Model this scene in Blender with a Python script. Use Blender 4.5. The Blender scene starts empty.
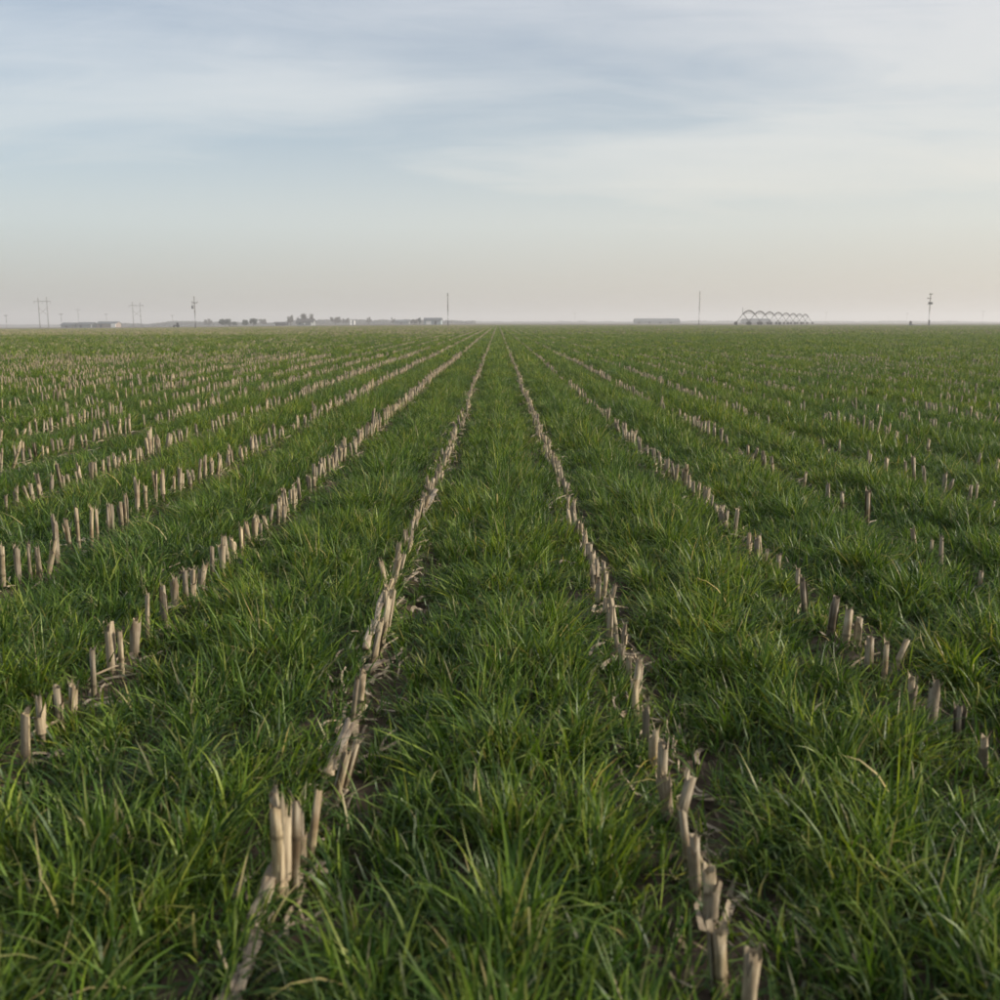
import bpy, bmesh, math, random
import numpy as np
from mathutils import Vector, Matrix, Euler

R = math.radians
rng = np.random.default_rng(7)
random.seed(7)
sc = bpy.context.scene
col = sc.collection

# ------------------------------------------------------------------ camera, sky, sun, exposure
CAM_Z = 1.03
PITCH = math.atan(0.1775)
CX = 498.0                      # the rows run to this column of the picture
FPX = 1000.0
cam_d = bpy.data.cameras.new('camera')
cam = bpy.data.objects.new('camera', cam_d)
col.objects.link(cam)
cam.location = (0, 0, CAM_Z)
cam.rotation_euler = (math.pi / 2 - PITCH, 0, R(-0.115))
cam_d.sensor_width = 36.0
cam_d.lens = 36.0
cam_d.clip_start = 0.05
cam_d.clip_end = 20000
cam_d.dof.use_dof = True
cam_d.dof.focus_distance = 5.5
cam_d.dof.aperture_fstop = 5.0
sc.camera = cam

SUN_EL, SUN_AZ = R(19), R(95)   # azimuth clockwise from straight ahead (+Y): low on the right
w = bpy.data.worlds.new('World')
sc.world = w
w.use_nodes = True
nt = w.node_tree
nt.nodes.clear()


def nd(tree, kind, **kw):
    n = tree.nodes.new(kind)
    for k, v in kw.items():
        if k in n.inputs.keys() if hasattr(n.inputs, 'keys') else False:
            n.inputs[k].default_value = v
        else:
            setattr(n, k, v)
    return n


def math_node(tree, op, a, b=None, clamp=False):
    n = tree.nodes.new('ShaderNodeMath')
    n.operation = op
    n.use_clamp = clamp
    for i, v in enumerate((a, b)):
        if v is None:
            continue
        if isinstance(v, (int, float)):
            n.inputs[i].default_value = v
        else:
            tree.links.new(v, n.inputs[i])
    return n.outputs[0]


def ramp(tree, fac, stops):
    n = tree.nodes.new('ShaderNodeValToRGB')
    e = n.color_ramp.elements
    while len(e) < len(stops):
        e.new(0.5)
    for el, (p, c) in zip(e, stops):
        el.position = p
        el.color = (c[0], c[1], c[2], 1.0) if not isinstance(c, (int, float)) else (c, c, c, 1.0)
    if fac is not None:
        tree.links.new(fac, n.inputs[0])
    return n.outputs[0]


def mix_rgb(tree, fac, a, b, mode='MIX'):
    n = tree.nodes.new('ShaderNodeMix')
    n.data_type = 'RGBA'
    n.blend_type = mode
    for sock, v in ((n.inputs[0], fac), (n.inputs[6], a), (n.inputs[7], b)):
        if isinstance(v, (int, float)):
            sock.default_value = v
        elif isinstance(v, tuple):
            sock.default_value = (v[0], v[1], v[2], 1.0)
        else:
            tree.links.new(v, sock)
    return n.outputs[2]


def noise(tree, vec, scale, detail=4.0, rough=0.55, dist=0.0):
    n = tree.nodes.new('ShaderNodeTexNoise')
    n.inputs['Scale'].default_value = scale
    n.inputs['Detail'].default_value = detail
    n.inputs['Roughness'].default_value = rough
    n.inputs['Distortion'].default_value = dist
    if vec is not None:
        tree.links.new(vec, n.inputs['Vector'])
    return n.outputs['Fac']


def mapping(tree, vec, loc=(0, 0, 0), rot=(0, 0, 0), scale=(1, 1, 1)):
    n = tree.nodes.new('ShaderNodeMapping')
    n.inputs['Location'].default_value = loc
    n.inputs['Rotation'].default_value = rot
    n.inputs['Scale'].default_value = scale
    tree.links.new(vec, n.inputs['Vector'])
    return n.outputs[0]


sky = nt.nodes.new('ShaderNodeTexSky')
sky.sky_type = 'NISHITA'
sky.sun_disc = False
sky.sun_elevation = SUN_EL
sky.sun_rotation = SUN_AZ
sky.altitude = 1000
sky.air_density = 1.0
sky.dust_density = 1.5
sky.ozone_density = 2.0
tc = nt.nodes.new('ShaderNodeTexCoord')
sep = nt.nodes.new('ShaderNodeSeparateXYZ')
nt.links.new(tc.outputs['Generated'], sep.inputs[0])
zc = math_node(nt, 'MAXIMUM', sep.outputs[2], 0.0)
den = math_node(nt, 'ADD', zc, 0.09)
comb = nt.nodes.new('ShaderNodeCombineXYZ')
nt.links.new(math_node(nt, 'DIVIDE', sep.outputs[0], den), comb.inputs[0])
nt.links.new(math_node(nt, 'DIVIDE', sep.outputs[1], den), comb.inputs[1])
# thin cirrus veil on a high level sheet
CLOUD_AT = (0.3, 0.75, 0)
cl1 = noise(nt, mapping(nt, comb.outputs[0], CLOUD_AT, (0, 0, R(-14)), (0.42, 0.62, 1)), 1.0, 6.0, 0.50, 0.5)
cl2 = noise(nt, mapping(nt, comb.outputs[0], (4.1, 2.6, 0), (0, 0, R(-28)), (0.9, 2.0, 1)), 1.3, 9.0, 0.62, 1.2)
clf = math_node(nt, 'ADD', math_node(nt, 'MULTIPLY', cl1, 0.82), math_node(nt, 'MULTIPLY', cl2, 0.18))
veil = ramp(nt, clf, [(0.40, 0.46), (0.47, 0.62), (0.55, 0.83), (0.68, 0.96)])
# the veil thickens towards the horizon, where one looks through more of it
low = ramp(nt, zc, [(0.0, 0.97), (0.10, 0.82), (0.18, 0.45), (0.36, 0.0)])
vf = math_node(nt, 'MAXIMUM', veil, low)
SKY_S = 0.070
skyc = mix_rgb(nt, 1.0, sky.outputs[0], (SKY_S * 0.98, SKY_S * 1.08, SKY_S * 1.08), 'MULTIPLY')
# veil: grey-lavender aloft, dull warm grey in the dust near the ground
veil_c = ramp(nt, zc, [(0.0, (0.295, 0.270, 0.240)), (0.035, (0.365, 0.350, 0.314)), (0.09, (0.438, 0.448, 0.422)), (0.17, (0.462, 0.480, 0.476)), (0.32, (0.470, 0.486, 0.516))])
# hazy air is brighter towards the sun's side of the sky
side = math_node(nt, 'MULTIPLY_ADD', sep.outputs[0], 0.10)
side.node.inputs[2].default_value = 1.0
sidec = nt.nodes.new('ShaderNodeCombineXYZ')
nt.links.new(math_node(nt, 'MULTIPLY_ADD', sep.outputs[0], 0.20), sidec.inputs[0])
sidec.inputs[0].links[0].from_node.inputs[2].default_value = 1.0
nt.links.new(side, sidec.inputs[1])
nt.links.new(math_node(nt, 'MULTIPLY_ADD', sep.outputs[0], 0.0), sidec.inputs[2])
sidec.inputs[2].links[0].from_node.inputs[2].default_value = 1.0
veil_c = mix_rgb(nt, 1.0, veil_c, sidec.outputs[0], 'MULTIPLY')
skymix = mix_rgb(nt, vf, skyc, veil_c)
bg = nt.nodes.new('ShaderNodeBackground')
bg.inputs['Strength'].default_value = 1.0
nt.links.new(skymix, bg.inputs['Color'])
wo = nt.nodes.new('ShaderNodeOutputWorld')
nt.links.new(bg.outputs[0], wo.inputs['Surface'])

sun_d = bpy.data.lights.new('sun', 'SUN')
sun_d.energy = 4.2
sun_d.angle = R(5.0)            # softened by the thin cloud
sun_d.color = (1.0, 0.89, 0.75)
sun = bpy.data.objects.new('sun', sun_d)
col.objects.link(sun)
sdir = Vector((math.sin(SUN_AZ) * math.cos(SUN_EL), math.cos(SUN_AZ) * math.cos(SUN_EL), math.sin(SUN_EL)))
sun.rotation_euler = sdir.to_track_quat('Z', 'Y').to_euler()
sun.location = (30, 0, 30)

vs = sc.view_settings
vs.view_transform = 'Standard'
vs.look = 'None'
vs.gamma = 1.0
vs.use_curve_mapping = False
vs.exposure = 0.7
sc.cycles.max_bounces = 6
sc.cycles.diffuse_bounces = 3
sc.cycles.transmission_bounces = 4
sc.cycles.volume_bounces = 1
sc.cycles.use_denoising = True
sc.cycles.adaptive_threshold = 0.025


# ------------------------------------------------------------------ helpers
def tag(o, label=None, cat=None, group=None, kind=None):
    if label: o['label'] = label
    if cat: o['category'] = cat
    if group: o['group'] = group
    if kind: o['kind'] = kind
    return o


def mesh_obj(name, verts, faces, mat, parent=None, smooth=False):
    me = bpy.data.meshes.new(name)
    me.from_pydata([tuple(v) for v in verts], [], [tuple(f) for f in faces])
    me.update()
    if smooth:
        me.polygons.foreach_set('use_smooth', [True] * len(me.polygons))
    me.materials.append(mat)
    o = bpy.data.objects.new(name, me)
    col.objects.link(o)
    if parent: o.parent = parent
    return o


def empty(name, loc, rz=0.0):
    o = bpy.data.objects.new(name, None)
    col.objects.link(o)
    o.empty_display_size = 0.1
    o.location = loc
    o.rotation_euler = (0, 0, rz)
    return o


class MB:
    """collects boxes, tubes and prisms for ONE mesh"""
    def __init__(self): self.v, self.f = [], []

    def box(self, c, s, rz=0.0):
        n = len(self.v)
        cr, sr = math.cos(rz), math.sin(rz)
        for dz in (-.5, .5):
            for dx, dy in ((-.5, -.5), (.5, -.5), (.5, .5), (-.5, .5)):
                x, y = dx * s[0], dy * s[1]
                self.v.append((c[0] + x * cr - y * sr, c[1] + x * sr + y * cr, c[2] + dz * s[2]))
        self.f += [(n, n+3, n+2, n+1), (n+4, n+5, n+6, n+7), (n, n+1, n+5, n+4), (n+1, n+2, n+6, n+5), (n+2, n+3, n+7, n+6), (n+3, n, n+4, n+7)]
        return self

    def tube(self, pts, rad, sides=8, caps=True):
        pts = [Vector(p) for p in pts]
        rads = rad if isinstance(rad, (list, tuple)) else [rad] * len(pts)
        n0 = len(self.v)
        for i, p in enumerate(pts):
            t = (pts[min(i+1, len(pts)-1)] - pts[max(i-1, 0)]).normalized()
            a = t.cross(Vector((0, 0, 1)))
            if a.length < 1e-3: a = t.cross(Vector((1, 0, 0)))
            a.normalize()
            b = t.cross(a)
            for k in range(sides):
                th = 2 * math.pi * k / sides
                self.v.append(tuple(p + (a * math.cos(th) + b * math.sin(th)) * rads[i]))
        for i in range(len(pts) - 1):
            for k in range(sides):
                k2 = (k + 1) % sides
                self.f.append((n0+i*sides+k, n0+i*sides+k2, n0+(i+1)*sides+k2, n0+(i+1)*sides+k))
        if caps:
            self.f.append(tuple(n0 + k for k in range(sides))[::-1])
            self.f.append(tuple(n0 + (len(pts)-1)*sides + k for k in range(sides)))
        return self

    def prism(self, poly, y0, y1):
        """outline in x, z swept from y0 to y1"""
        n = len(self.v); m = len(poly)
        for y in (y0, y1):
            self.v += [(x, y, z) for x, z in poly]
        self.f.append(tuple(range(n, n+m)))
        self.f.append(tuple(range(n+m, n+2*m))[::-1])
        for i in range(m):
            j = (i+1) % m
            self.f.append((n+j, n+i, n+m+i, n+m+j))
        return self

    def build(self, name, mat, parent=None, smooth=False):
        return mesh_obj(name, self.v, self.f, mat, parent, smooth)


def sstep(a, b, x):
    t = np.clip((np.asarray(x, float) - a) / (b - a), 0, 1)
    return t * t * (3 - 2 * t)


def fnoise(x, y, seed=0):
    """cheap smooth value noise in [0,1] on numpy arrays"""
    x = np.asarray(x, float); y = np.asarray(y, float)
    xi = np.floor(x).astype(np.int64); yi = np.floor(y).astype(np.int64)
    u = x - xi; v = y - yi
    u = u*u*(3-2*u); v = v*v*(3-2*v)

    def h(a, b):
        n = (a * 374761393 + b * 668265263 + seed * 1274126177) & 0x7fffffff
        n = ((n ^ (n >> 13)) * 1274126177) & 0x7fffffff
        return ((n ^ (n >> 16)) & 0xffff) / 65535.0
    return (h(xi, yi)*(1-u)+h(xi+1, yi)*u)*(1-v) + (h(xi, yi+1)*(1-u)+h(xi+1, yi+1)*u)*v


ROW = 0.762                     # stubble rows, 30 inches apart
ROW_A = -0.39                   # the row just left of the middle strip


def ground_z(x, y):
    x = np.asarray(x, float); y = np.asarray(y, float)
    d = np.hypot(x, y)
    s = sstep(0.0, 0.5, -x / np.maximum(d, 1.0))
    z = -0.0042 * np.clip(d - 70, 0, 1450) * s
    # low beds: the stubble stands on slight ridges, furrow to its right
    near = 1 - sstep(15, 40, d)
    u = np.mod(x - ROW_A, ROW) / ROW
    bed = 0.012 * np.cos(2 * np.pi * u) - 0.022 * np.exp(-((u - 0.15) / 0.10) ** 2)
    rough = (fnoise(x * 9, y * 9, 1) - 0.5) * 0.03 + (fnoise(x * 24, y * 24, 2) - 0.5) * 0.016
    return z + near * (bed + rough)


def gz(x, y): return float(ground_z(x, y))


def ray_ground(px, py, plane=0.06):
    a = (px - CX) / FPX
    b = (500.0 - py) / FPX
    yy = math.cos(PITCH) + b * math.sin(PITCH)
    zz = -math.sin(PITCH) + b * math.cos(PITCH)
    t = (plane - CAM_Z) / zz
    return a * t, yy * t


def z_at(py, d):
    """height of the point at distance d that shows at picture line py"""
    b = (500.0 - py) / FPX
    return CAM_Z + d * (-math.sin(PITCH) + b * math.cos(PITCH)) / (math.cos(PITCH) + b * math.sin(PITCH))


def project(x, y, z):
    zz = z - CAM_Z
    dep = y * math.cos(PITCH) - zz * math.sin(PITCH)
    up = y * math.sin(PITCH) + zz * math.cos(PITCH)
    return CX + FPX * x / dep, 500 - FPX * up / dep, dep


def far(px, d):
    x = (px - CX) / FPX * math.cos(PITCH) * d
    return x, d, gz(x, d)


def hpx(n, d): return n * 0.97 * d / FPX      # n picture lines of height at distance d
def wpx(n, d): return n * 0.985 * d / FPX


# ------------------------------------------------------------------ materials
def new_mat(name):
    m = bpy.data.materials.new(name)
    m.use_nodes = True
    m.node_tree.nodes.clear()
    out = m.node_tree.nodes.new('ShaderNodeOutputMaterial')
    return m, m.node_tree, out


def principled(t, base, rough=0.8, spec=0.3):
    p = t.nodes.new('ShaderNodeBsdfPrincipled')
    if isinstance(base, tuple): p.inputs['Base Color'].default_value = (*base, 1)
    else: t.links.new(base, p.inputs['Base Color'])
    if isinstance(rough, (int, float)): p.inputs['Roughness'].default_value = rough
    else: t.links.new(rough, p.inputs['Roughness'])
    p.inputs['Specular IOR Level'].default_value = spec
    return p


def plain(name, c, rough=0.8, var=0.25, scale=3.0, spec=0.3, metal=0.0):
    m, t, out = new_mat(name)
    tcn = t.nodes.new('ShaderNodeTexCoord')
    f = noise(t, tcn.outputs['Object'], scale, 5.0, 0.6)
    lo = tuple(v * (1 - var) for v in c); hi = tuple(min(1, v * (1 + var)) for v in c)
    p = principled(t, ramp(t, f, [(0.3, lo), (0.7, hi)]), rough, spec)
    p.inputs['Metallic'].default_value = metal
    t.links.new(p.outputs[0], out.inputs[0])
    return m


def grass_material():
    m, t, out = new_mat('wheat_leaf')
    geo = t.nodes.new('ShaderNodeNewGeometry')
    isl = geo.outputs['Random Per Island']
    at = t.nodes.new('ShaderNodeAttribute'); at.attribute_name = 'along'
    to = t.nodes.new('ShaderNodeAttribute'); to.attribute_name = 'tone'
    base = ramp(t, isl, [(0.0, (0.019, 0.044, 0.008)), (0.30, (0.038, 0.080, 0.012)), (0.62, (0.090, 0.152, 0.020)), (0.88, (0.172, 0.225, 0.040)), (0.962, (0.18, 0.178, 0.065)), (0.986, (0.28, 0.24, 0.13))])  # leaf-to-leaf spread widened so colour imitates highlights and shaded gaps
    # plant-to-plant and patch-to-patch difference in vigour
    pn = noise(t, mapping(t, geo.outputs['Position'], (0, 0, 0), (0, 0, 0), (1, 0.55, 1)), 0.6, 4.0, 0.55)
    tint = ramp(t, pn, [(0.30, (0.70, 0.84, 1.0)), (0.52, (1.0, 1.0, 0.95)), (0.70, (1.30, 1.22, 0.85))])
    base = mix_rgb(t, 1.0, base, tint, 'MULTIPLY')
    rnd = ramp(t, to.outputs['Fac'], [(0.1, (0.60, 0.72, 0.95)), (0.5, (1, 1, 1)), (0.9, (1.38, 1.24, 0.85))])
    base = mix_rgb(t, 1.0, base, rnd, 'MULTIPLY')
    # pale stem at the foot, slightly dry tips
    tipf = ramp(t, at.outputs['Fac'], [(0.0, 0.35), (0.20, 0.0), (0.82, 0.0), (1.0, 0.35)])
    base = mix_rgb(t, tipf, base, (0.18, 0.19, 0.07))
    p = principled(t, base, 0.46, 0.26)
    tr = t.nodes.new('ShaderNodeBsdfTranslucent')
    t.links.new(mix_rgb(t, 1.0, base, (1.6, 1.6, 0.7), 'MULTIPLY'), tr.inputs[0])
    mx = t.nodes.new('ShaderNodeMixShader')
    mx.inputs[0].default_value = 0.27
    t.links.new(p.outputs[0], mx.inputs[1]); t.links.new(tr.outputs[0], mx.inputs[2])
    t.links.new(mx.outputs[0], out.inputs[0])
    return m


def straw_material(name, dark, mid, light, scale=(70, 70, 5), spec=0.3, rough=0.55):
    m, t, out = new_mat(name)
    tcn = t.nodes.new('ShaderNodeTexCoord')
    oi = t.nodes.new('ShaderNodeObjectInfo')
    off = t.nodes.new('ShaderNodeVectorMath'); off.operation = 'ADD'
    t.links.new(tcn.outputs['Object'], off.inputs[0])
    cmb = t.nodes.new('ShaderNodeCombineXYZ')
    for i in range(3): t.links.new(math_node(t, 'MULTIPLY', oi.outputs['Random'], 7.0 + 3 * i), cmb.inputs[i])
    t.links.new(cmb.outputs[0], off.inputs[1])
    fib = noise(t, mapping(t, off.outputs[0], scale=scale), 1.0, 5.0, 0.65)
    blot = noise(t, mapping(t, off.outputs[0], scale=(18, 18, 14)), 1.0, 4.0, 0.6)
    c = ramp(t, fib, [(0.28, dark), (0.50, mid), (0.70, light)])
    c = mix_rgb(t, ramp(t, blot, [(0.46, 0.0), (0.68, 0.75)]), c, (mid[0] * 0.42, mid[1] * 0.34, mid[2] * 0.28))
    nr = t.nodes.new('ShaderNodeAttribute'); nr.attribute_name = 'node_ring'
    c = mix_rgb(t, math_node(t, 'MULTIPLY', nr.outputs['Fac'], 0.7), c, tuple(v * 0.6 for v in dark))
    tint = ramp(t, oi.outputs['Random'], [(0.0, (0.55, 0.54, 0.55)), (0.5, (0.95, 0.94, 0.93)), (1.0, (1.18, 1.12, 1.0))])
    c = mix_rgb(t, 1.0, c, tint, 'MULTIPLY')
    p = principled(t, c, rough, spec)
    bp = t.nodes.new('ShaderNodeBump')
    bp.inputs['Strength'].default_value = 0.5
    bp.inputs['Distance'].default_value = 0.002
    t.links.new(fib, bp.inputs['Height'])
    t.links.new(bp.outputs[0], p.inputs['Normal'])
    t.links.new(p.outputs[0], out.inputs[0])
    return m


def ground_material():
    m, t, out = new_mat('field_soil')
    geo = t.nodes.new('ShaderNodeNewGeometry')
    pos = geo.outputs['Position']
    n1 = noise(t, pos, 14.0, 8.0, 0.65)
    soil = ramp(t, n1, [(0.30, (0.036, 0.026, 0.018)), (0.55, (0.078, 0.058, 0.040)), (0.75, (0.125, 0.095, 0.066))])
    n2 = noise(t, mapping(t, pos, scale=(60, 12, 30)), 1.0, 5.0, 0.6)
    soil = mix_rgb(t, ramp(t, n2, [(0.60, 0.0), (0.70, 0.75)]), soil, (0.27, 0.215, 0.145))
    # beyond the blades that are built the sward closes over the soil
    ln = t.nodes.new('ShaderNodeVectorMath'); ln.operation = 'LENGTH'
    t.links.new(pos, ln.inputs[0])
    dist = ln.outputs['Value']
    g1 = noise(t, mapping(t, pos, scale=(2.4, 0.7, 1)), 1.0, 6.0, 0.65)
    sward = ramp(t, g1, [(0.32, (0.060, 0.078, 0.026)), (0.55, (0.115, 0.120, 0.048)), (0.72, (0.23, 0.20, 0.115))])
    mr = t.nodes.new('ShaderNodeMapRange')
    mr.inputs['From Min'].default_value = 9; mr.inputs['From Max'].default_value = 60
    mr.inputs['To Max'].default_value = 0.9
    t.links.new(dist, mr.inputs['Value'])
    c = mix_rgb(t, mr.outputs[0], soil, sward)
    # field ends; bare and fallow land beyond
    sx = t.nodes.new('ShaderNodeSeparateXYZ'); t.links.new(pos, sx.inputs[0])
    wob = noise(t, pos, 0.012, 3.0, 0.5)
    edge = math_node(t, 'ADD', sx.outputs[1], math_node(t, 'MULTIPLY', wob, 40.0))
    ef = nd(t, 'ShaderNodeMapRange')
    ef.inputs['From Min'].default_value = 388; ef.inputs['From Max'].default_value = 402
    t.links.new(edge, ef.inputs['Value'])
    g2 = noise(t, mapping(t, pos, scale=(0.01, 0.003, 1)), 1.0, 4.0, 0.55)
    fallow = ramp(t, g2, [(0.35, (0.075, 0.062, 0.048)), (0.52, (0.135, 0.110, 0.080)), (0.68, (0.085, 0.088, 0.048))])
    c = mix_rgb(t, ef.outputs[0], c, fallow)
    p = principled(t, c, 0.95, 0.12)
    bp = t.nodes.new('ShaderNodeBump'); bp.inputs['Strength'].default_value = 0.6; bp.inputs['Distance'].default_value = 0.01
    t.links.new(n1, bp.inputs['Height']); t.links.new(bp.outputs[0], p.inputs['Normal'])
    t.links.new(p.outputs[0], out.inputs[0])
    return m


M = {}
M['grass'] = grass_material()
M['ground'] = ground_material()
M['straw'] = straw_material('corn_stalk_rind', (0.105, 0.076, 0.044), (0.275, 0.228, 0.148), (0.42, 0.372, 0.262), (240, 240, 7))
M['husk'] = straw_material('corn_leaf_sheath', (0.13, 0.104, 0.072), (0.29, 0.243, 0.172), (0.43, 0.378, 0.285), (260, 260, 6), 0.25, 0.65)
M['straw_flat'] = straw_material('fallen_stalk_rind', (0.12, 0.090, 0.06), (0.30, 0.245, 0.17), (0.43, 0.37, 0.275), (7, 240, 240))
M['husk_flat'] = straw_material('fallen_leaf_sheath', (0.13, 0.105, 0.075), (0.31, 0.26, 0.19), (0.45, 0.395, 0.30), (6, 260, 260), 0.25, 0.65)
M['straw_far'] = straw_material('corn_stubble_straw', (0.15, 0.120, 0.072), (0.29, 0.252, 0.160), (0.42, 0.378, 0.258))
M['pole'] = plain('weathered_pole_wood', (0.085, 0.07, 0.055), 0.9, 0.3, 2.0)
M['steel'] = plain('galvanised_steel', (0.20, 0.20, 0.20), 0.55, 0.2, 1.0, 0.5, 0.3)
M['old_steel'] = plain('weathered_irrigation_steel', (0.030, 0.028, 0.027), 0.85, 0.2, 1.0, 0.1)
M['rubber'] = plain('tractor_tyre_rubber', (0.022, 0.021, 0.02), 0.9, 0.2, 3.0)
M['tank'] = plain('transformer_grey', (0.10, 0.10, 0.10), 0.6, 0.2, 2.0)
M['ceramic'] = plain('insulator_ceramic', (0.12, 0.08, 0.06), 0.4, 0.2, 2.0)
M['metal_roof'] = plain('dull_metal_roof', (0.075, 0.082, 0.09), 0.6, 0.15, 0.3)
M['metal_wall'] = plain('grey_metal_siding', (0.19, 0.20, 0.20), 0.65, 0.12, 0.3)
M['white'] = plain('white_paint', (0.74, 0.73, 0.70), 0.6, 0.06, 0.5)
M['blue_wall'] = plain('blue_grey_siding', (0.26, 0.31, 0.33), 0.65, 0.1, 0.3)
M['dark_roof'] = plain('dark_shingle_roof', (0.055, 0.05, 0.048), 0.85, 0.2, 0.6)
M['dark'] = plain('dark_opening', (0.03, 0.03, 0.032), 0.5, 0.2, 0.5)
M['bark'] = plain('tree_bark', (0.075, 0.06, 0.05), 0.9, 0.3, 2.0)
M['twig'] = plain('bare_twigs', (0.085, 0.070, 0.060), 0.9, 0.3, 0.6)
M['evergreen'] = plain('evergreen_foliage', (0.026, 0.038, 0.028), 0.8, 0.35, 0.8)
M['wood_far'] = plain('far_wood_mass', (0.070, 0.066, 0.060), 0.9, 0.3, 0.05)
M['paint_dark'] = plain('dark_vehicle_paint', (0.05, 0.055, 0.065), 0.35, 0.1, 1.0, 0.5)

# ------------------------------------------------------------------ the ground: one sheet to the horizon
def axis(fine, step, reach, grow):
    a = list(np.arange(0, fine, step))
    s = step
    while a[-1] < reach:
        s *= grow
        a.append(a[-1] + s)
    a[-1] = reach
    return np.array(a)


ax = axis(5.0, 0.05, 6000, 1.12)
xs = np.concatenate([-ax[:0:-1], ax])
ay = axis(9.0, 0.05, 6000, 1.12)
by = axis(1.0, 0.3, 1500, 1.4)
ys = np.concatenate([-by[:0:-1], ay])
X, Y = np.meshgrid(xs, ys)
Z = ground_z(X, Y)
nx, ny = len(xs), len(ys)
idx = np.arange(nx * ny).reshape(ny, nx)
quads = np.stack([idx[:-1, :-1], idx[:-1, 1:], idx[1:, 1:], idx[1:, :-1]], -1).reshape(-1, 4)
me = bpy.data.meshes.new('field_ground')
me.vertices.add(nx * ny)
me.vertices.foreach_set('co', np.stack([X, Y, Z], -1).astype(np.float32).ravel())
me.loops.add(quads.size); me.loops.foreach_set('vertex_index', quads.ravel().astype(np.int32))
me.polygons.add(len(quads))
me.polygons.foreach_set('loop_start', (np.arange(len(quads)) * 4).astype(np.int32))
me.polygons.foreach_set('use_smooth', np.ones(len(quads), bool))
me.update(calc_edges=True); me.validate()
me.materials.append(M['ground'])
ground = bpy.data.objects.new('ground', me)
col.objects.link(ground)
tag(ground, 'dark soil of the flat wheat field and the bare land beyond it', kind='structure')


# ------------------------------------------------------------------ instanced stuff (grass, far stubble, litter)
def source_collection(name, meshes):
    c = bpy.data.collections.new(name)
    for i, m_ in enumerate(meshes):
        o = bpy.data.objects.new('%s_%02d' % (name, i), m_)
        c.objects.link(o)
    return c


def scatter(name, P, rot, scl, which, coll):
    N = len(P)
    me = bpy.data.meshes.new(name)
    me.vertices.add(N)
    me.vertices.foreach_set('co', np.asarray(P, np.float32).ravel())
    for an, arr, ty in (('rot', rot, 'FLOAT_VECTOR'), ('scl', scl, 'FLOAT_VECTOR')):
        a = me.attributes.new(an, ty, 'POINT'); a.data.foreach_set('vector', np.asarray(arr, np.float32).ravel())
    a = me.attributes.new('which', 'INT', 'POINT'); a.data.foreach_set('value', np.asarray(which, np.int32))
    o = bpy.data.objects.new(name, me)
    col.objects.link(o)
    g = bpy.data.node_groups.new(name + '_nodes', 'GeometryNodeTree')
    g.interface.new_socket('Geometry', in_out='INPUT', socket_type='NodeSocketGeometry')
    g.interface.new_socket('Geometry', in_out='OUTPUT', socket_type='NodeSocketGeometry')
    gi = g.nodes.new('NodeGroupInput'); go = g.nodes.new('NodeGroupOutput')
    iop = g.nodes.new('GeometryNodeInstanceOnPoints')
    ci = g.nodes.new('GeometryNodeCollectionInfo')
    ci.inputs['Collection'].default_value = coll
    ci.inputs['Separate Children'].default_value = True
    ci.inputs['Reset Children'].default_value = True

    def attr(n, ty):
        a = g.nodes.new('GeometryNodeInputNamedAttribute'); a.data_type = ty
        a.inputs['Name'].default_value = n
        return a.outputs['Attribute']
    e2r = g.nodes.new('FunctionNodeEulerToRotation')
    g.links.new(attr('rot', 'FLOAT_VECTOR'), e2r.inputs[0])
    g.links.new(gi.outputs[0], iop.inputs['Points'])
    g.links.new(ci.outputs[0], iop.inputs['Instance'])
    iop.inputs['Pick Instance'].default_value = True
    g.links.new(attr('which', 'INT'), iop.inputs['Instance Index'])
    g.links.new(e2r.outputs[0], iop.inputs['Rotation'])
    g.links.new(attr('scl', 'FLOAT_VECTOR'), iop.inputs['Scale'])
    g.links.new(iop.outputs[0], go.inputs[0])
    md = o.modifiers.new('scatter', 'NODES'); md.node_group = g
    return o


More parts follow.
